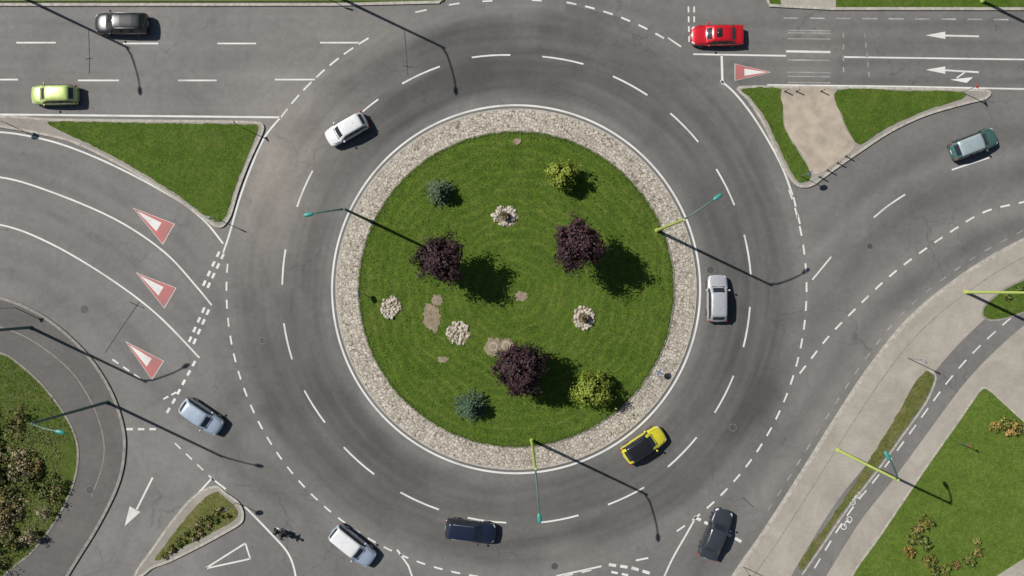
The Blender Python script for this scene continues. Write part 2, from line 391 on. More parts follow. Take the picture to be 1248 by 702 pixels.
for i in range(n):
    fs.append((0,1+i,1+(i+1)%n))
    for k in range(K-1):
        a=1+k*n+i;b=1+k*n+(i+1)%n; fs.append((a,a+n,b+n,b))
m.add(vs,fs); o=m.obj('central_island_lawn',['lawn'],smooth=True); o.location=(IC[0],IC[1],0)
LZ=.26
m=MB()
def patch(px,py,rx,ry,z=.31,mi=0,rot=0):
    pts=[]
    for k in range(30):
        t=2*math.pi*k/30; j=1+random.uniform(-.2,.2); x=rx*math.cos(t)*j; y=ry*math.sin(t)*j
        pts.append((px+x*math.cos(rot)-y*math.sin(rot),py+x*math.sin(rot)+y*math.cos(rot)))
    poly(m,pts,0,z,mi,mi,side=False)
patch(527,387,11,17,rot=-.2); patch(533,366,7,7,z=.314); patch(601,422,11,11); patch(618,421,9,9,z=.314); patch(635,361,8,6); patch(540,438,7,4); patch(630,173,5,4)
patch(616,264,15,12);patch(711,387,13,13); patch(477,374,12,13); patch(559,407,14,13)
m.obj('bare_earth',['dirt'])
m=MB()
for px,py in((601,422),(617,421)):
    x,y=W((px,py)); tube(m,[(x,y,.3),(x,y,.36)],.45,20); tube(m,[(x,y,.36),(x,y,.38)],.28,16,1)
m.obj('concrete_well_ring',['dirtpath','dirt'])
# ------------------------------------------------------------------ islands & verges
GP=[]
def island(name,outer,inner_list,zt=.13,kerb='kerb',core='pave_g',kw=3.0,sm=4):
    e=empty(name); oc=cr(outer,sm,True)
    m=MB(); poly(m,oc,-.01,zt,0,0); m.obj('paving',[core],parent=e)
    m=MB(); ribbon(m,oc,kw,zt+.012,0,True,z0=-.005); m.obj('kerb_stones',[kerb],parent=e)
    for i,(pts,mk) in enumerate(inner_list):
        pp=cr(pts,sm,True); m=MB(); poly(m,rough(pp,.45),zt,zt+.022+.006*i,0,0); m.obj('grass_bed' if 'grass' in mk else 'bed',[mk],parent=e)
        if 'grass' in mk: GP.append((pp,zt+.03))
    return e
island('traffic_island',[(-40,142.5),(20,143),(60,146),(180,147.5),(300,149),(318,151),(321,157),(315,172),(303,198),(290,232),(281,262),(272,275),(263,275),(250,266),(200,232),(142,198),(92,174),(50,163),(0,154),(-40,149)],
  [([(60,149),(180,150.5),(300,152),(315,154),(311,170),(299,197),(286,232),(277,260),(270,270),(263,270),(250,262),(202,228),(145,194),(97,170),(75,160)],'grass')])
island('traffic_island',[(900,107),(1000,107),(1100,108),(1180,110),(1205,112),(1200,120),(1180,125),(1128,140),(1085,160),(1048,184),(1012,209),(988,226),(972,226),(960,212),(946,184),(930,150),(912,122)],
  [([(904,109),(951,109),(953,135),(956,158),(972,185),(988,212),(984,221),(973,222),(964,210),(950,183),(934,148),(915,121)],'grass'),
   ([(954,109.5),(1018,109.5),(1022,135),(1030,158),(1040,180),(1012,203),(992,213),(978,190),(958,160),(955,135)],'dirtpath'),
   ([(1020,110.5),(1100,111),(1168,112.5),(1176,116),(1168,122),(1124,136),(1082,155),(1048,176),(1036,165),(1026,142)],'grass')])
island('traffic_island',[(262,593),(275,601),(290,612),(296,624),(294,636),(275,648),(240,667),(205,684),(186,691),(176,699),(165,704),(170,692),(186,670),(210,636),(236,606)],
  [([(262,599),(276,607),(287,617),(289,629),(270,643),(240,658),(207,675),(190,682),(210,652),(238,618)],'grass_dry')])
def verge(name,pts,mk,kline=None,zt=.12,kerb='kerb',kw=3,sm=1):
    e=empty(name); p=cr(pts,sm,True) if sm>1 else pts
    m=MB(); poly(m,p,-.02,zt,0,0); m.obj('surface',[mk],parent=e)
    if kline:
        m=MB(); ribbon(m,kline,kw,zt+.012,0,False,z0=-.005); m.obj('kerb_stones',[kerb],parent=e)
    return e
verge('grass_verge',[(-9000,4),(540,2.5),(560,-30),(600,-55),(900,-55),(930,-20),(940,6),(1010,10),(9000,14),(9000,-800),(-9000,-800)],'grass',
   [(-9000,6),(400,6),(535,3),(560,-30),(600,-55),(900,-55),(925,-25),(938,7),(1015,11),(9000,16)],kw=3.5)
m=MB(); poly(m,[(0,-14),(0,1),(540,.5),(540,-14)],.1,.126,0,0); poly(m,[(945,-30),(952,8),(1018,10),(1018,-30)],.1,.128,0,0); m.obj('footpath',['pave'])
kr=[(2600,-150),(1800,120),(1500,195),(1330,252),(1248,292),(1180,331),(1112,385),(1062,445),(1020,508),(975,580),(930,650),(893,704),(860,770),(830,870),(820,1100)]
krs=cr(kr,6)
e=verge('pavement',krs+[(2600,1100)],'pave',krs,kw=4.5)
Z=.12
m=MB()
bk=[(1500,205),(1400,270),(1300,338),(1248,372),(1198,415),(1158,458),(1112,520),(1072,574),(1034,622),(1000,676),(975,720),(940,800)]
ribbon(m,cr(bk,6),37,Z+.006,0); m.obj('bicycle_path',['asph_bike'])
m=MB()
dashes(m,[(x+1,y+1) for x,y in cr(bk,6)],2,14,11,Z+.012)
for sx,sy in((1042,607),(1031,637)):
    for q in(-5,5): ribbon(m,[(sx+q*.7+3.2*math.cos(t),sy-q*.9+3.2*math.sin(t)) for t in np.linspace(0,5.76,12)],1,Z+.014,0,True)
    ribbon(m,[(sx-3,sy+4),(sx-1,sy-2),(sx+3,sy-4)],1,Z+.016,0)
    ribbon(m,[(sx-1,sy-2),(sx+5,sy)],1,Z+.018,0)
m.obj('bicycle_path_markings',['white'])
gs=cr([(1126,453),(1134,454),(1137,462),(1126,488),(1100,525),(1066,572),(1030,618),(1000,662),(980,692),(974,694),(974,684),(1000,648),(1036,596),(1070,542),(1098,496),(1114,466)],4,True)
m=MB(); poly(m,rough(gs,.6),Z,Z+.022); m.obj('grass_strip',['grass_dry']); GP.append((gs,Z+.04))
m=MB(); ribbon(m,cr([(1128,450),(1138,455),(1139,464),(1128,490),(1102,527),(1068,574),(1032,620),(1002,664),(977,700)],4),2,Z+.03,0,z0=Z); m.obj('kerb_edging',['kerb'])
m=MB(); ribbon(m,cr([(x+15,y+13) for x,y in kr[2:13]],6),1.2,Z+.004,0); m.obj('pavement_seam',['kerb_d'])
pl=[(1196,473),(1206,476),(1228,496),(1260,522),(1500,640),(1500,900),(960,900),(1036,705),(1070,655),(1130,566),(1168,512)]
lawn_r=cr(pl,5,True)
m=MB(); poly(m,rough(lawn_r,.6),Z,Z+.02); m.obj('lawn',['grass_r'])
m=MB(); ribbon(m,lawn_r,2,Z+.028,0,True,z0=Z); m.obj('lawn_edging',['kerb'])
m=MB(); poly(m,[(1206,706),(1250,678),(1500,560),(1500,720),(1180,900),(1120,900)],Z,Z+.035); m.obj('footpath',['pave'])
pl=[(1290,325),(1248,340),(1222,353),(1200,371),(1196,382),(1204,390),(1225,388),(1262,374),(1300,350)]
m=MB(); poly(m,rough(cr(pl,5,True),.5),Z,Z+.024); m.obj('grass_bed',['grass']); GP.append((cr(pl,5,True),Z+.04))
m=MB(); ribbon(m,cr(pl,5,True),2.5,Z+.034,0,True,z0=Z); m.obj('kerb_edging',['kerb_d'])
kl=[(-9000,300)]+cr([(-600,300),(-200,318),(0,363),(52,385),(100,425),(132,470),(149,515),(152,550),(144,590),(120,640),(82,702),(50,760),(30,900),(20,1200)],6)
e=verge('sidewalk',kl+[(-9000,1200)],'asph_walk',kl,kw=3.5,kerb='kerb_d')
m=MB(); ribbon(m,cr([(-40,388),(0,398),(40,415),(85,450),(112,490),(126,530),(126,565),(112,605)],6),1.2,Z+.005,0); m.obj('sidewalk_seam',['kerb_d'])
pl=[(-300,400),(0,430),(30,448),(62,480),(88,520),(96,552),(90,590),(70,632),(40,672),(5,702),(-60,800),(-300,1000)]
bank=cr(pl,5,True)
m=MB(); poly(m,rough(bank,.6),Z,Z+.03); m.obj('grass_slope',['bank'])
m=MB(); ribbon(m,bank,2.5,Z+.04,0,True,z0=Z); m.obj('kerb_edging',['kerb_d'])
# ------------------------------------------------------------------ markings
z=.004; m=MB()
ribbon(m,arcpts(224.3,0,360,240)[:-1],2.3,z,0,True)
def adash(p,q,w=2.0,mi=0):
    r0=math.hypot(p[0]-629,p[1]-352.5);r1=math.hypot(q[0]-629,q[1]-352.5);a0=math.atan2(p[1]-352.5,p[0]-629);a1=math.atan2(q[1]-352.5,q[0]-629)
    if a1-a0>math.pi:a1-=2*math.pi
    if a0-a1>math.pi:a1+=2*math.pi
    ribbon(m,[(629+(r0+(r1-r0)*t)*math.cos(a0+(a1-a0)*t),352.5+(r0+(r1-r0)*t)*math.sin(a0+(a1-a0)*t)) for t in(0,.25,.5,.75,1)],w,z,mi)
for p,q in [((575,70),(622,67)),((661,69),(711,78)),((747,93),(789,116)),((817,138),(851,173)),((873,206),(895,250)),((907,286),(915,335)),((914,374),(906,423)),((894,458),(871,503)),((849,533),(814,569)),((785,594),(741,615)),((705,628),(657,637)),((617,637),(570,631)),((535,621),(488,600)),((456,578),(419,545)),((396,515),(371,476)),((356,438),(346,394)),((344,347),(348,304)),((362,252),(381,208)),((442,136),(461,121)),((490,102),(536,81))]: adash(p,q)
def R_(pts,w=2.4,mi=0): ribbon(m,pts,w*.88,z,mi)
dashes(m,arcpts(353,94,188,80),2.2,11,11,z)
dashes(m,arcpts(355,216,242,30),2.3,14,8,z)
dashes(m,arcpts(355,280,302,30),2.3,12,11,z)
dashes(m,arcpts(354,-20,58,60),2.3,12,11,z)
dashes(m,arcpts(354,75,92,20),2.3,12,11,z)
for a,b,y in((20,68,52),(150,193,53),(265,312,53),(390,437,52),(-25,22,97),(95,145,98),(217,264,98),(335,384,97),(-100,-52,52),(-150,-100,97)): R_([(a,y),(b,y)],2.2)
R_([(-3000,138.5),(0,139.5),(342,143)],2.6)
R_(cr([(342,143),(322,168),(305,206),(291,245),(280,284),(272,308)]),2.5)
R_(cr([(-300,150),(0,161),(58,171),(110,189),(165,215),(220,246),(250,270),(272,297)]),2.4)
R_(cr([(-300,180),(0,216),(60,233),(140,267),(200,307),(240,350),(258,372)]),2.3)
R_(cr([(-300,230),(0,274),(60,296),(130,337),(190,382),(243,436)]),2.3)
def blocks(pts,w,dash,gap,rows=2,sep=6):
    for k in range(rows):
        P=[]
        for i,p in enumerate(pts):
            a=Vector(pts[max(i-1,0)]);b=Vector(pts[min(i+1,len(pts)-1)]); d=(b-a).normalized(); nn=Vector((-d.y,d.x))*(k-(rows-1)/2)*sep
            P.append((p[0]+nn.x,p[1]+nn.y))
        dashes(m,P,w,dash,gap,z)
blocks([(270,308),(260,329),(249,352)],3.4,7,6,2,6)
blocks([(252,376),(242,398),(233,418)],3.4,7,6,2,6)
blocks([(238,440),(226,462),(210,492),(198,512)],3.4,7,6,1,6); blocks([(190,523),(152,523)],3,8,6,1)
dashes(m,[(137,438),(176,465)],2.2,9,7,z); dashes(m,[(213,540),(276,600)],2,10,9,z)
dashes(m,[(215,478),(196,488)],2.4,7,4,z)
R_([(258,583),(232,612),(196,656),(165,704),(140,745)],2.4)
R_([(258,583),(275,596)],2.4); R_(cr([(298,617),(330,650),(352,676),(361,706),(366,760)]),2.6)
R_([(484,670),(498,690),(508,720)],2.4)
R_([(186,582),(176,602),(166,622)],2.6); poly(m,[(152,641),(171,624),(158,617)],0,z,0,0,side=False)
for p,q in(((250,693),(299,662)),((299,662),(305,681)),((305,681),(250,693))): R_([p,q],2.2)
R_([(678,702),(706,696),(733,690)],2.4); blocks([(742,688),(770,692),(803,702)],4,9,5,1); blocks([(745,697),(775,703)],3,8,5,1)
R_(cr([(808,706),(820,680),(836,652),(846,634)]),2.4); blocks([(846,630),(878,646),(912,665)],4,9,5,1)
R_([(775,683),(790,680)],2.4)
dashes(m,cr([(1500,190),(1330,222),(1248,246),(1212,254),(1190,263),(1167,277),(1127,304),(1085,336),(1045,374),(1010,410),(985,442),(966,466)]),2.4,12,11,z)
dashes(m,[(x-7,y-8) for x,y in krs[12:60]],1.6,9,13,z,1)
R_([(990,341),(1013,313)],2.2); R_(cr([(1065,265),(1082,251),(1103,237)]),2.2); R_(cr([(1160,207),(1190,197),(1206,192)]),2.2)
R_(cr([(1248,180),(1300,170)]),2.2)
R_(cr([(878,98),(896,114),(918,142),(940,178),(955,208),(966,238)]),2.6); dashes(m,[(967,240),(979,290)],2.4,12,10,z)
R_([(845,66),(900,67),(958,68)],2.3); R_([(958,62.5),(1012,63.5)],3); R_([(1028,69.5),(1248,72.5),(3000,80)],2.2)
R_([(879.5,67),(880.5,103)],3.2); dashes(m,[(839,8),(840,56)],2.2,7,5,z); dashes(m,[(846,8),(846,26)],2.2,7,5,z)
R_([(814,46),(830,57)],2.2);
R_([(935,103.5),(1100,105.5),(1248,108.5),(3000,117)],2.2)
dashes(m,[(955,22),(1248,24)],2,18,14,z,1)
for y in(37,40,47,73,88,93,100.5): R_([(960,y),(1012,y+.6)],1.6,1)
dashes(m,[(1054,40),(1060,100)],1.6,6,6,z,1); dashes(m,[(1028,40),(1028,100)],1.6,6,8,z,1)
def arrow(x0,x1,y,slope=.02):
    R_([(x0+10,y),(x1,y+slope*(x1-x0))],2.4); poly(m,[(x0,y),(x0+24,y-4.5),(x0+24,y+4.5)],0,z+.001,0,0,side=False)
arrow(1128,1193,43)
R_([(1150,85.5),(1193,88)],2.4); poly(m,[(1128,85),(1152,81),(1152,90)],0,z+.001,0,0,side=False); R_([(1176,88),(1166,95)],2.0); poly(m,[(1158,97),(1186,94),(1178,101)],0,z+.002,0,0,side=False)
for a,b in(((520,12),(506,15)),((560,4),(547,6)),((600,1),(588,1.6)),((660,1),(648,0))): R_([a,b],2)
m.obj('road_markings',['white','faded'])
def tri(v):
    m=MB(); v=[Vector(p) for p in v]; c=(v[0]+v[1]+v[2])/3
    def sc_(k): return [tuple(c+(p-c)*k) for p in v]
    poly(m,sc_(1.05),0,.004,0,0,side=False); poly(m,sc_(1.0),0,.008,1,0,side=False)
    poly(m,[tuple(v[0]*.86+c*.14),tuple(c+(v[1]-c)*.44+(v[0]-c)*.12),tuple(c+(v[2]-c)*.44+(v[0]-c)*.12)],0,.012,0,0,side=False)
    m.obj('give_way_marking',['white','red'])
tri([(163,254),(212,273),(198,297)]); tri([(167,333),(214,351),(200,375)]); tri([(154,417),(199,440),(185,462)]); tri([(938,88),(896,78),(896,98)])
m=MB()
for px,py,r in((103,377,.36),(866,329,.34),(1060,300,.28),(893,521,.3),(110,597,.34),(320,415,.26),(676,690,.3)):
    x,y=W((px,py)); zz=.13 if px==110 else .006
    tube(m,[(x,y,zz-.01),(x,y,zz)],r,20); tube(m,[(x,y,zz-.012),(x,y,zz-.002)],r+.07,20,1)
m.obj('manhole_covers',['iron','manring'])
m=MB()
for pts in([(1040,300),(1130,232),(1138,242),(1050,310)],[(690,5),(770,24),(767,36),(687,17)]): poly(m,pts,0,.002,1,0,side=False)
for pts in([(108,36),(109,62),(109,90)],[(104,72),(113,71)],[(493,38),(495,60),(497,92)],[(490,80),(502,82)],[(170,368),(152,394),(128,430)],[(158,368),(176,376)],[(905,606),(918,618)]):  # thin dark lines, some with crossbars; the last paints a sign's cast shadow
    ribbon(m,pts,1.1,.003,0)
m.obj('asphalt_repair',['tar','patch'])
# ------------------------------------------------------------------ foliage
def leaves(name,C,sz,nrm,col,parent=None,asp=1.7):
    n=len(C); nrm=nrm/np.linalg.norm(nrm,axis=1,keepdims=True)
    r=rng.normal(size=(n,3)); t=np.cross(nrm,r); t/=np.linalg.norm(t,axis=1,keepdims=True); b=np.cross(nrm,t)
    sz=sz[:,None]; V=np.stack([C-t*sz,C-b*sz/asp+nrm*sz*.1,C+t*sz,C+b*sz/asp+nrm*sz*.1],1).reshape(-1,3)
    me=bpy.data.meshes.new(name); me.vertices.add(4*n); me.vertices.foreach_set('co',V.ravel().astype(np.float32))
    me.loops.add(4*n); me.loops.foreach_set('vertex_index',np.arange(4*n,dtype=np.int32)); me.polygons.add(n); me.polygons.foreach_set('loop_start',np.arange(0,4*n,4,dtype=np.int32)); me.update(calc_edges=True)
    ca=me.color_attributes.new('Col','FLOAT_COLOR','POINT'); cc=np.repeat(np.concatenate([np.clip(col,0,1),np.ones((n,1))],1),4,0); ca.data.foreach_set('color',cc.ravel().astype(np.float32))
    me.materials.append(M['leaf']); o=bpy.data.objects.new(name,me); sc.collection.objects.link(o)
    if parent: o.parent=parent
    return o
def clumped(n,c,rx,rz,col,ncl=60,lsz=.13,spread=.34,var=.35,tips=None):
    u=rng.normal(size=(ncl,3)); u/=np.linalg.norm(u,axis=1,keepdims=True); rad=rng.uniform(.2,.98,ncl)**.6
    lump=1+.16*np.sin(3*np.arctan2(u[:,1],u[:,0])+rng.uniform(0,6))+.1*rng.normal(size=ncl)
    cc=u*(rad*lump)[:,None]*np.array([rx,rx,rz])
    k=rng.integers(0,ncl,n); off=rng.normal(size=(n,3))*spread*rx*rng.uniform(.5,1.1,ncl)[k][:,None]*.45
    P=cc[k]+off; out=P/np.array([rx,rx,rz]); nr=out+rng.normal(size=(n,3))*.55+np.array([0,0,.35])
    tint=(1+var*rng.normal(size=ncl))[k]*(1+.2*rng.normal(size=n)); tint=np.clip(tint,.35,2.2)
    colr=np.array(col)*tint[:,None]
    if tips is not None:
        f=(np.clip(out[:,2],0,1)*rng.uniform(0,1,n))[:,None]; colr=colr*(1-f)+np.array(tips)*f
    return P+np.array(c),rng.uniform(.6,1.3,n)*lsz,nr,colr
def tree(name,px,py,r,h,col,n=5200,rz=None,tips=None,lsz=.12,ncl=75):
    rz=rz or r*.8; zc=LZ+h-rz
    x,y=G(px,py,zc); e=empty(name,(x,y,LZ-.03))
    mbt=MB(); tube(mbt,[(0,0,0),(.03,.02,(h-2*rz)*.6),(.0,.05,h-rz*1.2)],[.14,.11,.06],9)
    tube(mbt,[(0,0,-.02),(0,0,.15)],[.22,.14],9)
    for k in range(11):
        t=k*2.4; z0=(h-2*rz)*.6+k*.12; rr_=r*random.uniform(.55,.85)
        p0=Vector((0,.02,max(.3,z0))); p1=p0+Vector((math.cos(t)*rr_*.5,math.sin(t)*rr_*.5,.45)); p2=p0+Vector((math.cos(t+.2)*rr_,math.sin(t+.2)*rr_,rz*random.uniform(.5,1.3)))
        tube(mbt,[p0,p1,p2],[.055,.035,.012],6)
    mbt.obj('trunk',['bark'],smooth=True,parent=e)
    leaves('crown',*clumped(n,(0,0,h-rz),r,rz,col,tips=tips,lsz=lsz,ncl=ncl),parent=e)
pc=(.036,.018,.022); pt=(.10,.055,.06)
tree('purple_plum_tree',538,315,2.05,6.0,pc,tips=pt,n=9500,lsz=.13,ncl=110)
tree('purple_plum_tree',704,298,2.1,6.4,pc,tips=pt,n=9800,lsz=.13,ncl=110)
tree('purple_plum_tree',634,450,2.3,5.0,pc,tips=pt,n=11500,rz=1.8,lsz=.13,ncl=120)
tree('golden_thuja',686,213,1.4,2.7,(.15,.20,.024),tips=(.34,.38,.06),n=4600,rz=1.2,lsz=.11)
tree('golden_thuja',724,475,1.7,2.9,(.14,.19,.024),tips=(.32,.37,.06),n=6000,rz=1.3,lsz=.11)
def spruce(name,px,py,r,h,col):
    x,y=G(px,py,h*.5); e=empty(name,(x,y,LZ-.03)); mt=MB(); tube(mt,[(0,0,0),(0,0,h)],[.09,.015],8)
    Ps=[];Ns=[];Cs=[]
    lev=13
    for L in range(lev):
        z0=.15+(h-.2)*L/lev; rl=r*(1-L/lev)**.8+.12; nb=int(15-8*L/lev)
        for b in range(nb):
            t=b*2*math.pi/nb+L*.7+random.uniform(-.2,.2); rb=rl*random.uniform(.7,1.15)
            end=Vector((math.cos(t)*rb,math.sin(t)*rb,z0+rb*.12)); tube(mt,[(0,0,z0),tuple(end)],[.02,.006],4)
            nn=int(46*rb/r)+8; s=rng.uniform(.12,1,nn); p=np.outer(s,np.array([end.x,end.y,0])); wd=.14*(1.1-s)+.04
            perp=np.array([-math.sin(t),math.cos(t),0]); p=p+np.outer(rng.uniform(-1,1,nn)*wd*1.3,perp); p[:,2]=z0+s*rb*.12+rng.normal(size=nn)*.03
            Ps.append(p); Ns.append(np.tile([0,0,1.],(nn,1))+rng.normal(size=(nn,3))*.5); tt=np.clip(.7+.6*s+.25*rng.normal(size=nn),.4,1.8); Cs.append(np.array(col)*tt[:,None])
    mt.obj('trunk',['bark'],parent=e); P=np.concatenate(Ps)
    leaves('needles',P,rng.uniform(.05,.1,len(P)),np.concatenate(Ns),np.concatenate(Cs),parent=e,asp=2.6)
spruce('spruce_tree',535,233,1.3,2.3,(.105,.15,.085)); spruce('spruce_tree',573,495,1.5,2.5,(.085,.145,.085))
def shrubs(name,items,z,lsz=.12,ncl=26):
    Ps=[[],[],[],[]]
    for px,py,r,h,col,n in items:
        x,y=G(px,py,h*.5); q=clumped(n,(x,y,z+h*.4),r,h*.6,col,ncl=ncl,lsz=lsz,tips=tuple(min(1,c*1.7) for c in col))
        for a_,b_ in zip(Ps,q): a_.append(b_)
    A=[np.concatenate(k) for k in Ps]; keep=A[0][:,2]>z-.02
    leaves(name,A[0][keep],A[1][keep],A[2][keep],A[3][keep])
it=[]
cols=[(.15,.13,.045),(.12,.125,.04),(.19,.15,.06),(.075,.10,.028),(.22,.19,.10),(.26,.22,.14),(.09,.12,.03)]
while len(it)<95:
    x=random.uniform(-60,72); y=random.uniform(508,705)
    if not inside((x+14,y),bank): continue
    if y<560 and x>28: continue
    it.append((x,y,random.uniform(.4,1.5),random.uniform(.3,1.7),random.choice(cols),random.randint(180,380)))
shrubs('shrubbery',it,.14,.11,20)
it=[]
for k in range(34):
    t=random.random(); x=200+(272-200)*t+random.uniform(-3,14)*(.3+t); y=676-(676-614)*t+random.uniform(-4,13)*(.2+t)*.8
    it.append((x,y,random.uniform(.2,.45),random.uniform(.2,.45),random.choice([(.11,.13,.03),(.17,.16,.045),(.08,.11,.025),(.24,.2,.11)]),130))
shrubs('shrubbery',it,.15,.08)
it=[(1128,637,.75,.9,(.18,.17,.04),420),(1112,655,.8,.9,(.14,.15,.04),420),(1108,672,.6,.7,(.26,.18,.05),300),(1125,660,.8,1,(.12,.15,.04),400),(1133,683,.7,.8,(.17,.16,.04),350),(1118,645,.5,.6,(.26,.21,.07),250),(1150,692,.5,.6,(.16,.17,.04),250),(1165,688,.45,.5,(.2,.14,.05),200),(1180,682,.55,.6,(.13,.14,.04),260),(1192,672,.5,.5,(.2,.16,.05),220),(1140,697,.5,.5,(.12,.14,.04),220),(1190,660,.35,.4,(.2,.2,.06),120)]
shrubs('flower_bed',it,.15,.1)
it=[(1212,518,.6,.7,(.25,.19,.05),300),(1224,516,.7,.8,(.16,.16,.04),300),(1238,521,.8,.9,(.24,.18,.05),350),(1250,524,.7,.9,(.12,.14,.04),300),(1230,526,.5,.6,(.27,.17,.06),220),(1228,362,.35,.4,(.1,.13,.03),120),(1243,352,.4,.5,(.08,.12,.03),120)]
shrubs('flower_bed',it,.15,.1)
def tufts(name,fn,n,z,col,sz=.06):
    P=[]
    while len(P)<n:
        p=fn()
        if p: P.append(p)
    P=np.array([[*W(p),z] for p in P]); nr=rng.normal(size=(n,3))+np.array([0,0,1.2])
    cl=np.array(col)*np.clip(1+.35*rng.normal(size=n),.4,2)[:,None]
    leaves(name,P,rng.uniform(.6,1.4,n)*sz,nr,cl,asp=2.2)
def cisl():
    r=191*math.sqrt(random.random()); t=random.uniform(0,6.283)
    return (629+r*math.cos(t),352.5+r*math.sin(t))
tufts('grass_tufts',cisl,24000,.31,(.095,.145,.025),.055)
def cedge():
    r=190+abs(random.gauss(0,1.6))-1; t=random.uniform(0,6.283); return (629+r*math.cos(t),352.5+r*math.sin(t))
tufts('grass_tufts',cedge,5000,.225,(.10,.135,.035),.06)
def psamp(pl,x0=-60,x1=1310,y0=-20,y1=760):
    xa=max(x0,min(p[0] for p in pl));xb=min(x1,max(p[0] for p in pl));ya=max(y0,min(p[1] for p in pl));yb=min(y1,max(p[1] for p in pl))
    def f():
        p=(random.uniform(xa,xb),random.uniform(ya,yb)); return p if inside(p,pl) else None
    return f
for pl_,zz in GP:
    A=abs(sum(pl_[i-1][0]*pl_[i][1]-pl_[i][0]*pl_[i-1][1] for i in range(len(pl_))))/2
    tufts('grass_tufts',psamp(pl_),int(A*.22),zz,(.095,.135,.03),.055)
tufts('grass_tufts',psamp(lawn_r),9000,Z+.035,(.12,.168,.038),.055)
tufts('grass_tufts',psamp(bank,y1=540),3500,Z+.05,(.09,.12,.03),.07)
tufts('dry_grass_tufts',psamp(bank,y0=520,x1=75),6500,Z+.06,(.17,.165,.07),.09)
def stones(name,px,py,rx,ry,n,pot=None,hole=0):
    e=empty(name,(*W((px,py)),LZ)); m=MB()
    for k in range(n):
        t=random.uniform(0,6.28); q=math.sqrt(random.uniform(hole,1)); s=random.uniform(.09,.21)
        ell(m,(rx/S*q*math.cos(t),ry/S*q*math.sin(t),.05+random.uniform(0,.08)),(s,s*random.uniform(.6,1),s*.6),0,random.uniform(0,3),.14,True)
    m.obj('stones',['stone'],parent=e)
    if pot:
        m=MB(); tube(m,[(0,0,0),(0,0,.55)],[.30,.42],16,cap=False); tube(m,[(0,0,.5),(0,0,.52)],.38,16,1); tube(m,[(0,0,.55),(0,0,.6)],[.44,.44],16,cap=False); m.obj('planter',['wood','dirt'],parent=e)
        q=clumped(260,(0,0,.75),.4,.3,(.07,.10,.03),ncl=14,lsz=.07,tips=(.3,.1,.08)); leaves('planter_flowers',*q,parent=e)
stones('stone_rockery',615,264,15,12,75,True,.25); stones('stone_rockery',711,387,13,14,75,True,.25); stones('stone_rockery',477,374,12,14,75); stones('stone_rockery',559,406,14,14,80)
# ------------------------------------------------------------------ lamps, signs
def lamp(base,arm,H=11.8,pole='lime',rise=.8,z=.12):
    x,y=W(base); e=empty('street_lamp',(x,y,z)); m=MB()
    ax,ay=arm[0]/S,-arm[1]/S; 
    tube(m,[(0,0,0),(0,0,.25)],.19,12); tube(m,[(0,0,0),(0,0,2.2),(0,0,H)],[.15,.14,.10],12)
    pts=[(ax*t,ay*t,H+rise*math.sin(t*1.57)) for t in(0,.15,.3,.5,.7,.85,1)]
    pts[0]=(0,0,H-.3); tube(m,pts,[.085,.075,.07,.065,.06,.06,.06],8,1); m.obj('pole_and_arm',[pole,'poled'],parent=e)
    m=MB(); a=math.atan2(ay,ax); hx,hy=ax+math.cos(a)*.28,ay+math.sin(a)*.28
    ell(m,(hx,hy,H+rise),(.46,.18,.12),0,a); ell(m,(hx+math.cos(a)*.08,hy+math.sin(a)*.08,H+rise-.07),(.3,.14,.1),1,a); m.obj('lamp_head',['teal','glasslamp'],smooth=True,parent=e)
lamp((648,536),(3.5,44),z=.2); lamp((800,281),(29,-20),z=.2); lamp((452,270),(-30,6),pole='poled',z=.2)
lamp((38,399),(36,-22),pole='poled'); lamp((131,490),(32,6),pole='poled'); lamp((17,-8),(4,44)); lamp((402,-8),(4,44)); lamp((1196,2),(2,40)); lamp((1020,548),(-14,-24)); lamp((1176,356),(-16,-28))
def sign(base,kind,ang,H=2.6,z=.12,name='traffic_sign',r=.33):
    x,y=W(base); e=empty(name,(x,y,z),ang); m=MB(); tube(m,[(0,0,0),(0,0,H)],.035,8); m.obj('post',['steel'],parent=e)
    m=MB()
    n=3 if kind=='yield' else 24; o0=-math.pi/2 if kind=='yield' else 0
    for rr_,d,mi in((r,0,0),(r*.72,.012,1)):
        pts=[(.04+d,rr_*math.cos(o0+2*math.pi*k/n),H-.3+rr_*math.sin(o0+2*math.pi*k/n)) for k in range(n)]
        bk_=[(p[0]+.015,p[1],p[2]) for p in pts]
        m.add(pts+bk_,[tuple(range(n)),tuple(range(n,2*n))[::-1]]+[(k,(k+1)%n,n+(k+1)%n,n+k) for k in range(n)],mi)
    m.obj('plate',['signblue','signwhite'] if kind=='blue' else ['signred','signwhite'],parent=e)
sign((296,156),'yield',0.3); sign((268,268),'blue',1.2); sign((442,358),'blue',3.14,1.6,z=.2); sign((8,150),'blue',2.4,3.2); sign((975,215),'blue',-.8); sign((1172,113),'yield',0.2); sign((288,612),'blue',2.2); sign((905,690),'yield',-1.7,z=.12); sign((1105,436),'blue',-2.2,3.4); sign((20,375),'yield',2.6,3)
sign((800,452),'blue',-.5,1.4,z=.1); sign((395,-3),'blue',1.5,2.8); sign((1165,538),'yield',.4,2.4,r=.25)
def bollard(px,py):
    x,y=W((px,py)); m=MB(); tube(m,[(x,y,.12),(x,y,.95),(x,y,1.0)],[.06,.055,.03],10); tube(m,[(x,y,.75),(x,y,.85)],.062,10,1); tube(m,[(x,y,.12),(x,y,.16)],.1,10); m.obj('bollard',['iron','signwhite'])
for p in((998,216),(1008,208),(1020,199),(1030,191),(956,112),(970,112),(1000,112)): bollard(*p)
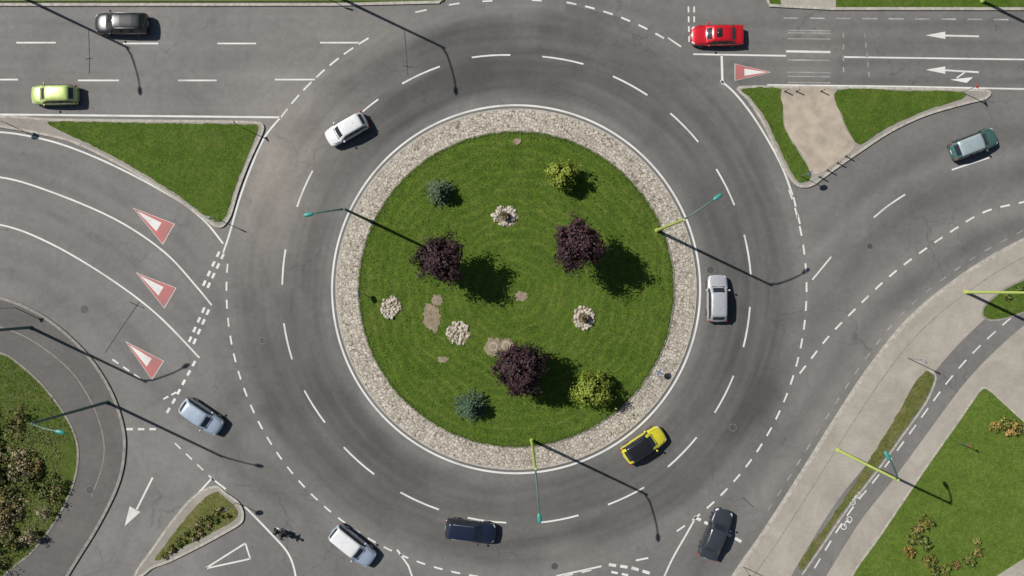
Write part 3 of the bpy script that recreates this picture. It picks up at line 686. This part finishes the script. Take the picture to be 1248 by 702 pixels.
# ------------------------------------------------------------------ cars
def paint(name,c,metal=.25,rough=.28):
    m=simple(name,c,rough,metal=metal,var=.06,scale=3,coat=.8); M[name]=m; return name
PROF={
'hatch':[(0,.80,0,.66),(.012,.91,0,.80),(.04,.965,0,.93),(.125,.985,2,.94),(.155,.99,1,.985),(.30,1,1,1.0),(.315,1,3,1.0),(.33,1,1,1.0),(.46,1,1,1),(.475,1,3,1),(.50,1,1,.998),(.58,1,1,.975),(.60,.995,2,.96),(.735,.985,0,.99),(.76,.98,0,.965),(.88,.96,0,.89),(.95,.90,0,.79),(.985,.80,0,.69),(1,.66,0,.58)],
'sedan':[(0,.80,0,.70),(.012,.91,0,.86),(.04,.955,0,.95),(.14,.98,0,.975),(.165,.985,0,.985),(.265,.985,2,.94),(.285,.99,1,.975),(.34,1,1,.995),(.355,1,3,1.0),(.37,1,1,1.0),(.47,1,1,1),(.482,1,3,1),(.50,1,1,.998),(.575,1,1,.975),(.595,.995,2,.95),(.725,.985,0,.98),(.75,.98,0,.955),(.88,.96,0,.87),(.955,.89,0,.77),(.987,.79,0,.68),(1,.66,0,.58)],
'wagon':[(0,.82,0,.70),(.010,.93,0,.86),(.022,.97,0,.98),(.07,.98,2,.95),(.09,.99,1,.985),(.24,1,1,1.0),(.255,1,3,1.0),(.27,1,1,1.0),(.44,1,1,1),(.455,1,3,1),(.47,1,1,1),(.585,1,1,.98),(.605,.995,2,.96),(.73,.985,0,1.0),(.755,.98,0,.975),(.88,.965,0,.90),(.955,.90,0,.79),(.987,.81,0,.69),(1,.68,0,.58)]}
def car(name,px,py,hd,L,Wd,Ht,kind,pm,roof=None,glass='glass',rails=False,sun=False):
    Wd*=1.08
    x,y=G(px,py,.85); ang=math.atan2(-hd[1],hd[0]); e=empty(name,(x,y,.006),ang)
    w0=Wd/2; kz=Ht/1.45; rows=[]
    st=PROF[kind]
    for f,w,t,zz in st:
        X0=(f-.5)*L; w_=w*w0; front=f>.5
        if t==0:
            zd=zz*kz*.99
            pts=[(.90*w_,.20),(w_,.34*kz),(w_*1.0,.60*zd+.05),(.975*w_,zd-.13*kz),(.88*w_,zd-.035),(.60*w_,zd+.0),(0,zd+.025)]
        else:
            zr=Ht*zz; zb=.93*kz
            pts=[(.90*w_,.20),(w_,.34*kz),(w_,.62*kz),(.965*w_,zb-.02),(.755*w_,zr-.11),(.67*w_,zr-.03),(0,zr+.005)]
        row=[]
        for j,(yy,zv) in enumerate(pts):
            q=1-(yy/w0)**2
            dx=(.13 if f>.9 else .10)*q*(1 if front else -.7) if (f>.55 or f<.31) else 0
            if f<.31 and t==1: dx*=.5
            if j<3: dx*=.4 if (f>.9 or f<.1) else 0
            row.append((X0+dx,yy,zv))
        rows.append(row)
    n=len(st); vs=[];fs=[];ms=[]
    for row in rows:
        vs+=[(a,b,c) for a,b,c in row]+[(a,-b,c) for a,b,c in row[:-1][::-1]]
    K=13
    for i in range(n-1):
        t0,t1=st[i][2],st[i+1][2]; gh=t0>0 and t1>0; trans=(t0==0)!=(t1==0)
        for k in range(K-1):
            col=k if k<6 else 11-k; mi=0
            if gh: 
                if col==3: mi=1 if not(3 in(t0,t1) and st[i+1][0]-st[i][0]<.02) else 2
                elif col>=4 and roof: mi=3
            elif trans:
                if col==5: mi=1
                elif col==3: mi=1
            if col==0: mi=2
            a=i*K+k; fs.append((a,a+K,a+K+1,a+1)); ms.append(mi)
    fs.append(tuple(range(K))); ms.append(0); fs.append(tuple((n-1)*K+k for k in range(K))[::-1]); ms.append(0)
    m=MB(); m.v=vs; m.f=fs; m.m=ms; o=m.obj('body',[pm,glass,'plastic',roof or pm],smooth=True,parent=e)
    s=o.modifiers.new('s','SUBSURF'); s.levels=2; s.render_levels=2
    m=MB(); box(m,(0,0,.27),(L*.93,Wd*.86,.2)); 
    cx=(st[-6][0]-.5)*L+.06
    box(m,(cx+.05,0,.985*kz*.99+.012),(.09,Wd*.6,.02))
    for sy in(-.28,.12): tube(m,[(cx,sy*Wd,.995*kz+.03),(cx-.2,(sy+.22)*Wd,1.09*kz+.02)],.012,5)
    box(m,(L*.5+.03,0,.42),(.12,Wd*.5,.16)); box(m,(-L*.487,0,.36),(.1,Wd*.55,.12))
    hz=PROF[kind][-4][3]*kz*.99
    for sy in(-1,1): tube(m,[(cx+.1,sy*w0*.80,.955*kz),(L*.38,sy*w0*.78,hz-.005),(L*.44,sy*w0*.62,hz-.085)],.011,5)
    m.obj('trim',['plastic'],parent=e)
    m=MB()
    for sx in(-.305,.315):
        for sy in(-1,1):
            yy=sy*(w0-.09); tube(m,[(sx*L,yy-.105*sy,.31),(sx*L,yy+.085*sy,.31),(sx*L,yy+.105*sy,.31)],[.31,.31,.285],24,0); tube(m,[(sx*L,yy+.10*sy,.31),(sx*L,yy+.112*sy,.31)],.2,12,1)
    m.obj('wheels',['tyre','rim'],parent=e)
    m=MB()
    for sy in(-1,1):
        mx=(st[-6][0]-.5)*L-.22; ell(m,(mx,sy*(w0+.07),.97*kz),(.09,.12,.08),0)
        ell(m,(L*.5-.20,sy*w0*.70,.64*kz),(.24,.16,.10),1,-sy*.45)
        ell(m,(-L*.5+.085,sy*w0*.80,.74*kz),(.12,.13,.13),2,sy*.3)
    box(m,(L*.5+.085,0,.36),(.02,.5,.11),3); box(m,(-L*.5-.06,0,.6),(.02,.5,.11),3)
    if rails:
        for sy in(-1,1): tube(m,[(-L*.36,sy*w0*.70,Ht-.02),(-L*.33,sy*w0*.70,Ht+.05),(L*.05,sy*w0*.70,Ht+.05),(L*.08,sy*w0*.70,Ht-.03)],.025,6,6)
    if sun: box(m,(L*.0,0,Ht+.004),(.55,.8,.02),5)
    tube(m,[(-L*.2,0,Ht),(-L*.2-.1,0,Ht+.12)],[.015,.006],5,4)
    m.obj('lamps_and_mirrors',[pm,'hlamp','tlamp','plate','plastic','glass','steel'],smooth=True,parent=e)
    return e
P=paint
car('black_car',147,28,(-1,0),4.75,1.85,1.5,'wagon',P('paint_black',(.018,.019,.022)),rails=True)
car('pale_green_car',65,115,(-1,.02),4.15,1.72,1.5,'hatch',P('paint_lime',(.48,.60,.20)))
car('white_car',422,157,(-49,28),3.95,1.68,1.5,'hatch',P('paint_white',(.70,.71,.72),0,.35))
car('red_car',875,42,(-1,.01),4.75,1.8,1.42,'sedan',P('paint_red',(.60,.012,.022)),sun=True)
car('grey_teal_car',1188,175,(57,-22),4.3,1.75,1.45,'hatch',P('paint_green',(.07,.16,.14)),roof=P('paint_palegreen',(.38,.46,.48)))
car('silver_car',875,364,(0,-1),4.25,1.78,1.5,'hatch',P('paint_silver',(.55,.56,.58),.4,.3))
car('yellow_car',785,543,(52,-34),4.15,1.8,1.45,'hatch',P('paint_yellow',(.76,.68,.05)),roof='paint_black')
car('pale_blue_car',244,508,(50,34),4.15,1.72,1.48,'hatch',P('paint_iceblue',(.44,.52,.62),.3,.3))
car('pale_blue_car',429,666,(50,40),4.55,1.78,1.5,'wagon',P('paint_skyblue',(.42,.50,.62),.3,.3),roof='paint_white')
car('navy_blue_car',573,648,(60,7),4.55,1.78,1.55,'wagon',P('paint_navy',(.016,.024,.05)),rails=True)
car('dark_grey_car',873,652,(22,-56),4.7,1.82,1.45,'sedan',P('paint_graphite',(.06,.068,.082),.4,.3))
# ------------------------------------------------------------------ motorcycle + rider
mx,my=W((347,648)); ma=math.atan2(-9,22)
e=empty('motorcycle',(mx,my,.006),ma); m=MB()
for wx in(-.68,.68):
    pts=[(wx+.28*math.cos(t),0,.31+.28*math.sin(t)) for t in np.linspace(0,2*math.pi,25)]; tube(m,pts,.055,8,0,cap=False)
    tube(m,[(wx,-.06,.31),(wx,.06,.31)],.09,12,1)
    for k in range(8): tube(m,[(wx,0,.31),(wx+.26*math.cos(k*.785),0,.31+.26*math.sin(k*.785))],.012,4,1)
for sy in(-1,1): tube(m,[(.68,sy*.09,.31),(.45,sy*.09,.95)],.025,8,1)
for sy in(-1,1): tube(m,[(-.68,sy*.08,.31),(-.1,sy*.08,.38)],.025,8,1)
tube(m,[(.42,-.36,1.0),(.47,-.15,1.02),(.47,.15,1.02),(.42,.36,1.0)],.018,8,2); ell(m,(.2,0,.82),(.3,.16,.14),3); ell(m,(-.3,0,.80),(.42,.14,.07),2); box(m,(.05,0,.45),(.42,.26,.32),2)
tube(m,[(.1,.17,.3),(-.3,.19,.3),(-.8,.2,.42)],[.03,.04,.055],8,1); ell(m,(.56,0,.86),(.1,.11,.11),4); box(m,(-.78,0,.66),(.22,.16,.05),2); box(m,(-.62,0,1.0),(.34,.4,.3),2)
m.obj('motorcycle_body',['tyre','steel','plastic','paint_graphite','hlamp'],smooth=True,parent=e)
J={'pel':(-.2,0,.95,.15),'wai':(-.13,0,1.12,.14),'che':(0,0,1.34,.17),'nec':(.06,0,1.5,.07),'hea':(.09,0,1.58,.08),
 'sl':(.02,.19,1.40,.08),'el':(.2,.33,1.18,.055),'hl':(.42,.34,1.05,.04),'sr':(.02,-.19,1.40,.08),'er':(.2,-.33,1.18,.055),'hr':(.42,-.34,1.05,.04),
 'hpl':(-.18,.12,.92,.12),'kl':(.2,.24,.78,.085),'al':(.0,.22,.38,.055),'fl':(.16,.22,.31,.045),'hpr':(-.18,-.12,.92,.12),'kr':(.2,-.24,.78,.085),'ar':(.0,-.22,.38,.055),'fr':(.16,-.22,.31,.045)}
E=[('pel','wai'),('wai','che'),('che','nec'),('nec','hea'),('che','sl'),('sl','el'),('el','hl'),('che','sr'),('sr','er'),('er','hr'),('pel','hpl'),('hpl','kl'),('kl','al'),('al','fl'),('pel','hpr'),('hpr','kr'),('kr','ar'),('ar','fr')]
ks=list(J); me=bpy.data.meshes.new('body'); me.from_pydata([J[k][:3] for k in ks],[(ks.index(a),ks.index(b)) for a,b in E],[])
me.materials.append(M['cloth'])
re_=empty('motorcyclist',(mx,my,.006),ma); o=bpy.data.objects.new('body',me); sc.collection.objects.link(o); o.parent=re_
s=o.modifiers.new('k','SKIN'); s.use_smooth_shade=True
for i,k in enumerate(ks):
    me.skin_vertices[0].data[i].radius=(J[k][3],J[k][3]); me.skin_vertices[0].data[i].use_root=(k=='pel')
s=o.modifiers.new('s','SUBSURF'); s.levels=1; s.render_levels=2
m=MB(); ell(m,(.11,0,1.70),(.155,.135,.15),0); ell(m,(.17,0,1.69),(.11,.115,.075),1); m.obj('helmet',['iron','glass'],smooth=True,parent=re_)
# ------------------------------------------------------------------ light, camera
el=math.radians(45); d=Vector((.903*math.cos(el),-.43*math.cos(el),-math.sin(el)))
sl=bpy.data.lights.new('sun','SUN'); sl.energy=5.0; sl.angle=math.radians(.5); sl.color=(1,.96,.90)
so=bpy.data.objects.new('sun',sl); sc.collection.objects.link(so); so.rotation_euler=d.to_track_quat('-Z','Y').to_euler(); so.location=(-60,30,70)
w=bpy.data.worlds.new('World'); sc.world=w; w.use_nodes=True; nt=w.node_tree; sk=nt.nodes.new('ShaderNodeTexSky'); sk.sky_type='NISHITA'; sk.sun_disc=False; sk.sun_elevation=el; sk.sun_rotation=math.atan2(-.903,.43)
nt.links.new(sk.outputs[0],nt.nodes['Background'].inputs[0]); nt.nodes['Background'].inputs[1].default_value=.05
cam=bpy.data.cameras.new('camera'); cam.sensor_width=36; cam.lens=18/(48/75.); cam.clip_end=3000
co=bpy.data.objects.new('camera',cam); sc.collection.objects.link(co); co.location=(0,0,75); sc.camera=co
sc.view_settings.view_transform='Standard'; sc.view_settings.look='None'; sc.view_settings.exposure=0
